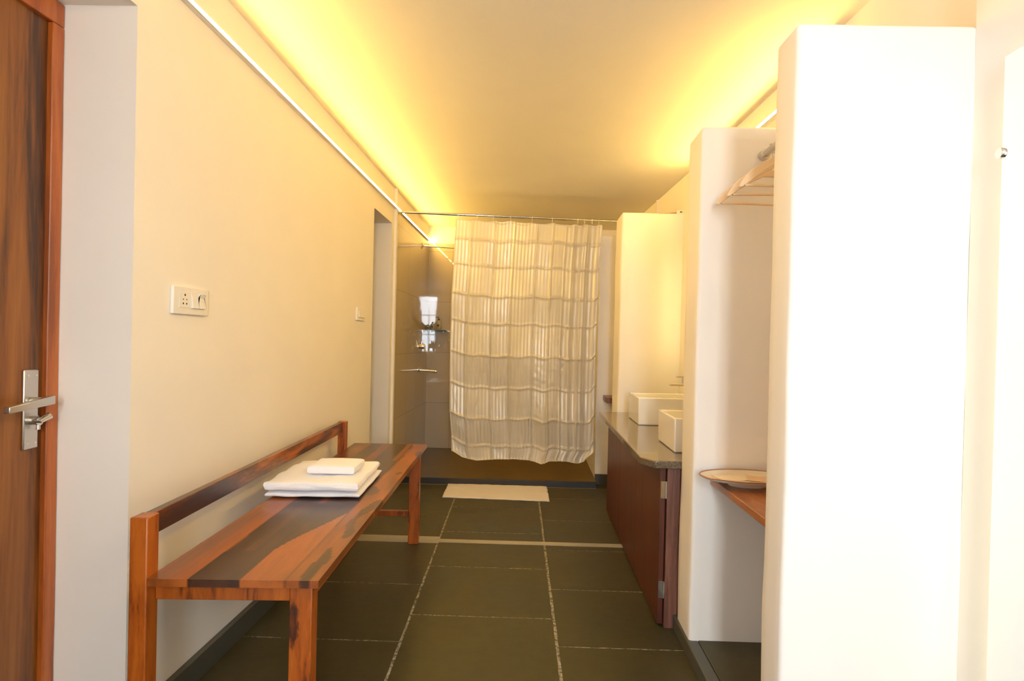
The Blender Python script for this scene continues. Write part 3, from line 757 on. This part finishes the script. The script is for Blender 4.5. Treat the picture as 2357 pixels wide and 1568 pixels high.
sheet('leaflet', .815, 2.065, .10, .09, -.2, .6960, M['paper2'], 'peach printed leaflet lying to the right in the oval tray')
XRD, ZR = .832, 1.866
cr = thing('clothes_rail', 'metal clothes rail between the two near partitions', 'rail', (XRD, 2.186, ZR))
bm = BM(); tube(bm, [(XRD, 1.602, ZR), (XRD, 2.186, ZR)], .0125, 16); obj('rod', bm, M['nickel'], cr, smooth=True)
for (a, b) in ((2.160, 2.186), (1.602, 1.628)):
    bm = BM(); tube(bm, [(XRD, a, ZR), (XRD, b, ZR)], .0195, 20); obj('end_socket', bm, M['nickel'], cr, smooth=True)
def hanger(Y, a, label):
    h_ = thing('clothes_hanger', label, 'hanger', (XRD, Y, ZR+.0125), a, 'wooden hangers on the clothes rail')
    return h_
hang = []
hs = [(2.105, .06, 'pale wooden hanger farthest along the rail, lowest in the photo'), (1.965, -.05, 'middle pale wooden hanger between the other two on the rail'), (1.865, .03, 'pale wooden hanger nearest the camera, highest in the photo')]
h0 = hanger(*hs[0])
# yoke: thick curved shoulder board with notches, outline in XZ
HWD = .200
up_ = [(0, -.088), (.03, -.092), (.075, -.113), (.10, -.127), (.112, -.138), (.119, -.134), (.150, -.156), (.175, -.178), (.192, -.202), (.199, -.220)]
lo_ = [(.190, -.220), (.160, -.198), (.12, -.166), (.07, -.136), (.03, -.116), (0, -.110)]
half = up_+lo_
poly = [(x, z) for x, z in up_]+[(x, z) for x, z in lo_]
polyL = [(-x, z) for x, z in reversed(poly)]
bm = BM(); prism(bm, up_[1:]+lo_[:-1]+[(-x, z) for x, z in reversed(lo_[:-1])]+[(-x, z) for x, z in reversed(up_[1:])], -.006, .006, 'Y')
obj('yoke', bm, M['hanger'], h0, local=True, bevel=.002)
bm = BM(); tube(bm, [(-.180, 0, -.213), (.180, 0, -.213)], .0045, 8); obj('trouser_bar', bm, M['hanger'], h0, local=True, smooth=True)
bm = BM(); tube(bm, [(0, 0, -.098), (0, 0, -.045)]+[(.0165*math.sin(q), 0, -.0128-.0165*math.cos(q)) for q in [(-.0+.3*k) for k in range(0, 14)]], .0017, 8)
hk = obj('hook', bm, M['chrome'], h0, local=True, smooth=True); hk['label'] = 'chrome hook'
for Y, a, lab in hs[1:]:
    c_ = h0.copy(); C.objects.link(c_); c_.location = (XRD, Y, ZR+.0125); c_.rotation_euler = (0, 0, a); c_['label'] = lab
    for ch in h0.children:
        k_ = ch.copy(); C.objects.link(k_); k_.parent = c_

# ------------------------------------------------------------------ near mirror
nm = thing('wall_mirror', 'tall frameless mirror at the right edge of the photo', 'mirror', (1.06, .85, .3))
obj('glass_panel', bx(1.046, 1.051, .30, 1.345, .25, 1.822), M['mirror'], nm)
bm = BM(); box(bm, 1.060, 1.073, 1.315, 1.328, .30, 1.78); obj('backlight', bm, M['led_n'], nm)
for z in (1.612,):
    p = aX(2312, 349, 1.044)
    bm = BM(); lathe(bm, [(.0125, 0), (.0125, .034)], (1.040, p.y+.012, p.z), 22, 'X'); c_ = obj('clip', bm, M['chrome'], nm, smooth=True, bevel=.002); c_['label'] = 'round chrome clip'

# ------------------------------------------------------------------ daylight
def area(name, loc, rot, sx, sy, e, c):
    l = bpy.data.lights.new(name, 'AREA'); l.shape = 'RECTANGLE'; l.size = sx; l.size_y = sy; l.energy = e; l.color = c
    o = bpy.data.objects.new(name, l); C.objects.link(o); o.location = loc; o.rotation_euler = rot; return o
area('added_daylight_side', (XL-.30, -.55, .85), (0, math.radians(-90), 0), 1.5, 1.6, 16, (.96, .96, 1))  # lamp for the added side window, fills the near partition from the left
area('daylight_rear', (.26, YR-.2, 1.55), (math.radians(70), 0, 0), .40, 1.35, 72, (.86, .93, 1))
w = bpy.data.worlds.new('sky'); bpy.context.scene.world = w; w.use_nodes = True
w.node_tree.nodes['Background'].inputs[0].default_value = (.75, .86, 1, 1); w.node_tree.nodes['Background'].inputs[1].default_value = 1.5
sc = bpy.context.scene
sc.view_settings.view_transform = 'Standard'; sc.view_settings.look = 'None'; sc.view_settings.gamma = 1; sc.view_settings.exposure = .29
sc.cycles.max_bounces = 10; sc.cycles.diffuse_bounces = 6; sc.cycles.glossy_bounces = 5
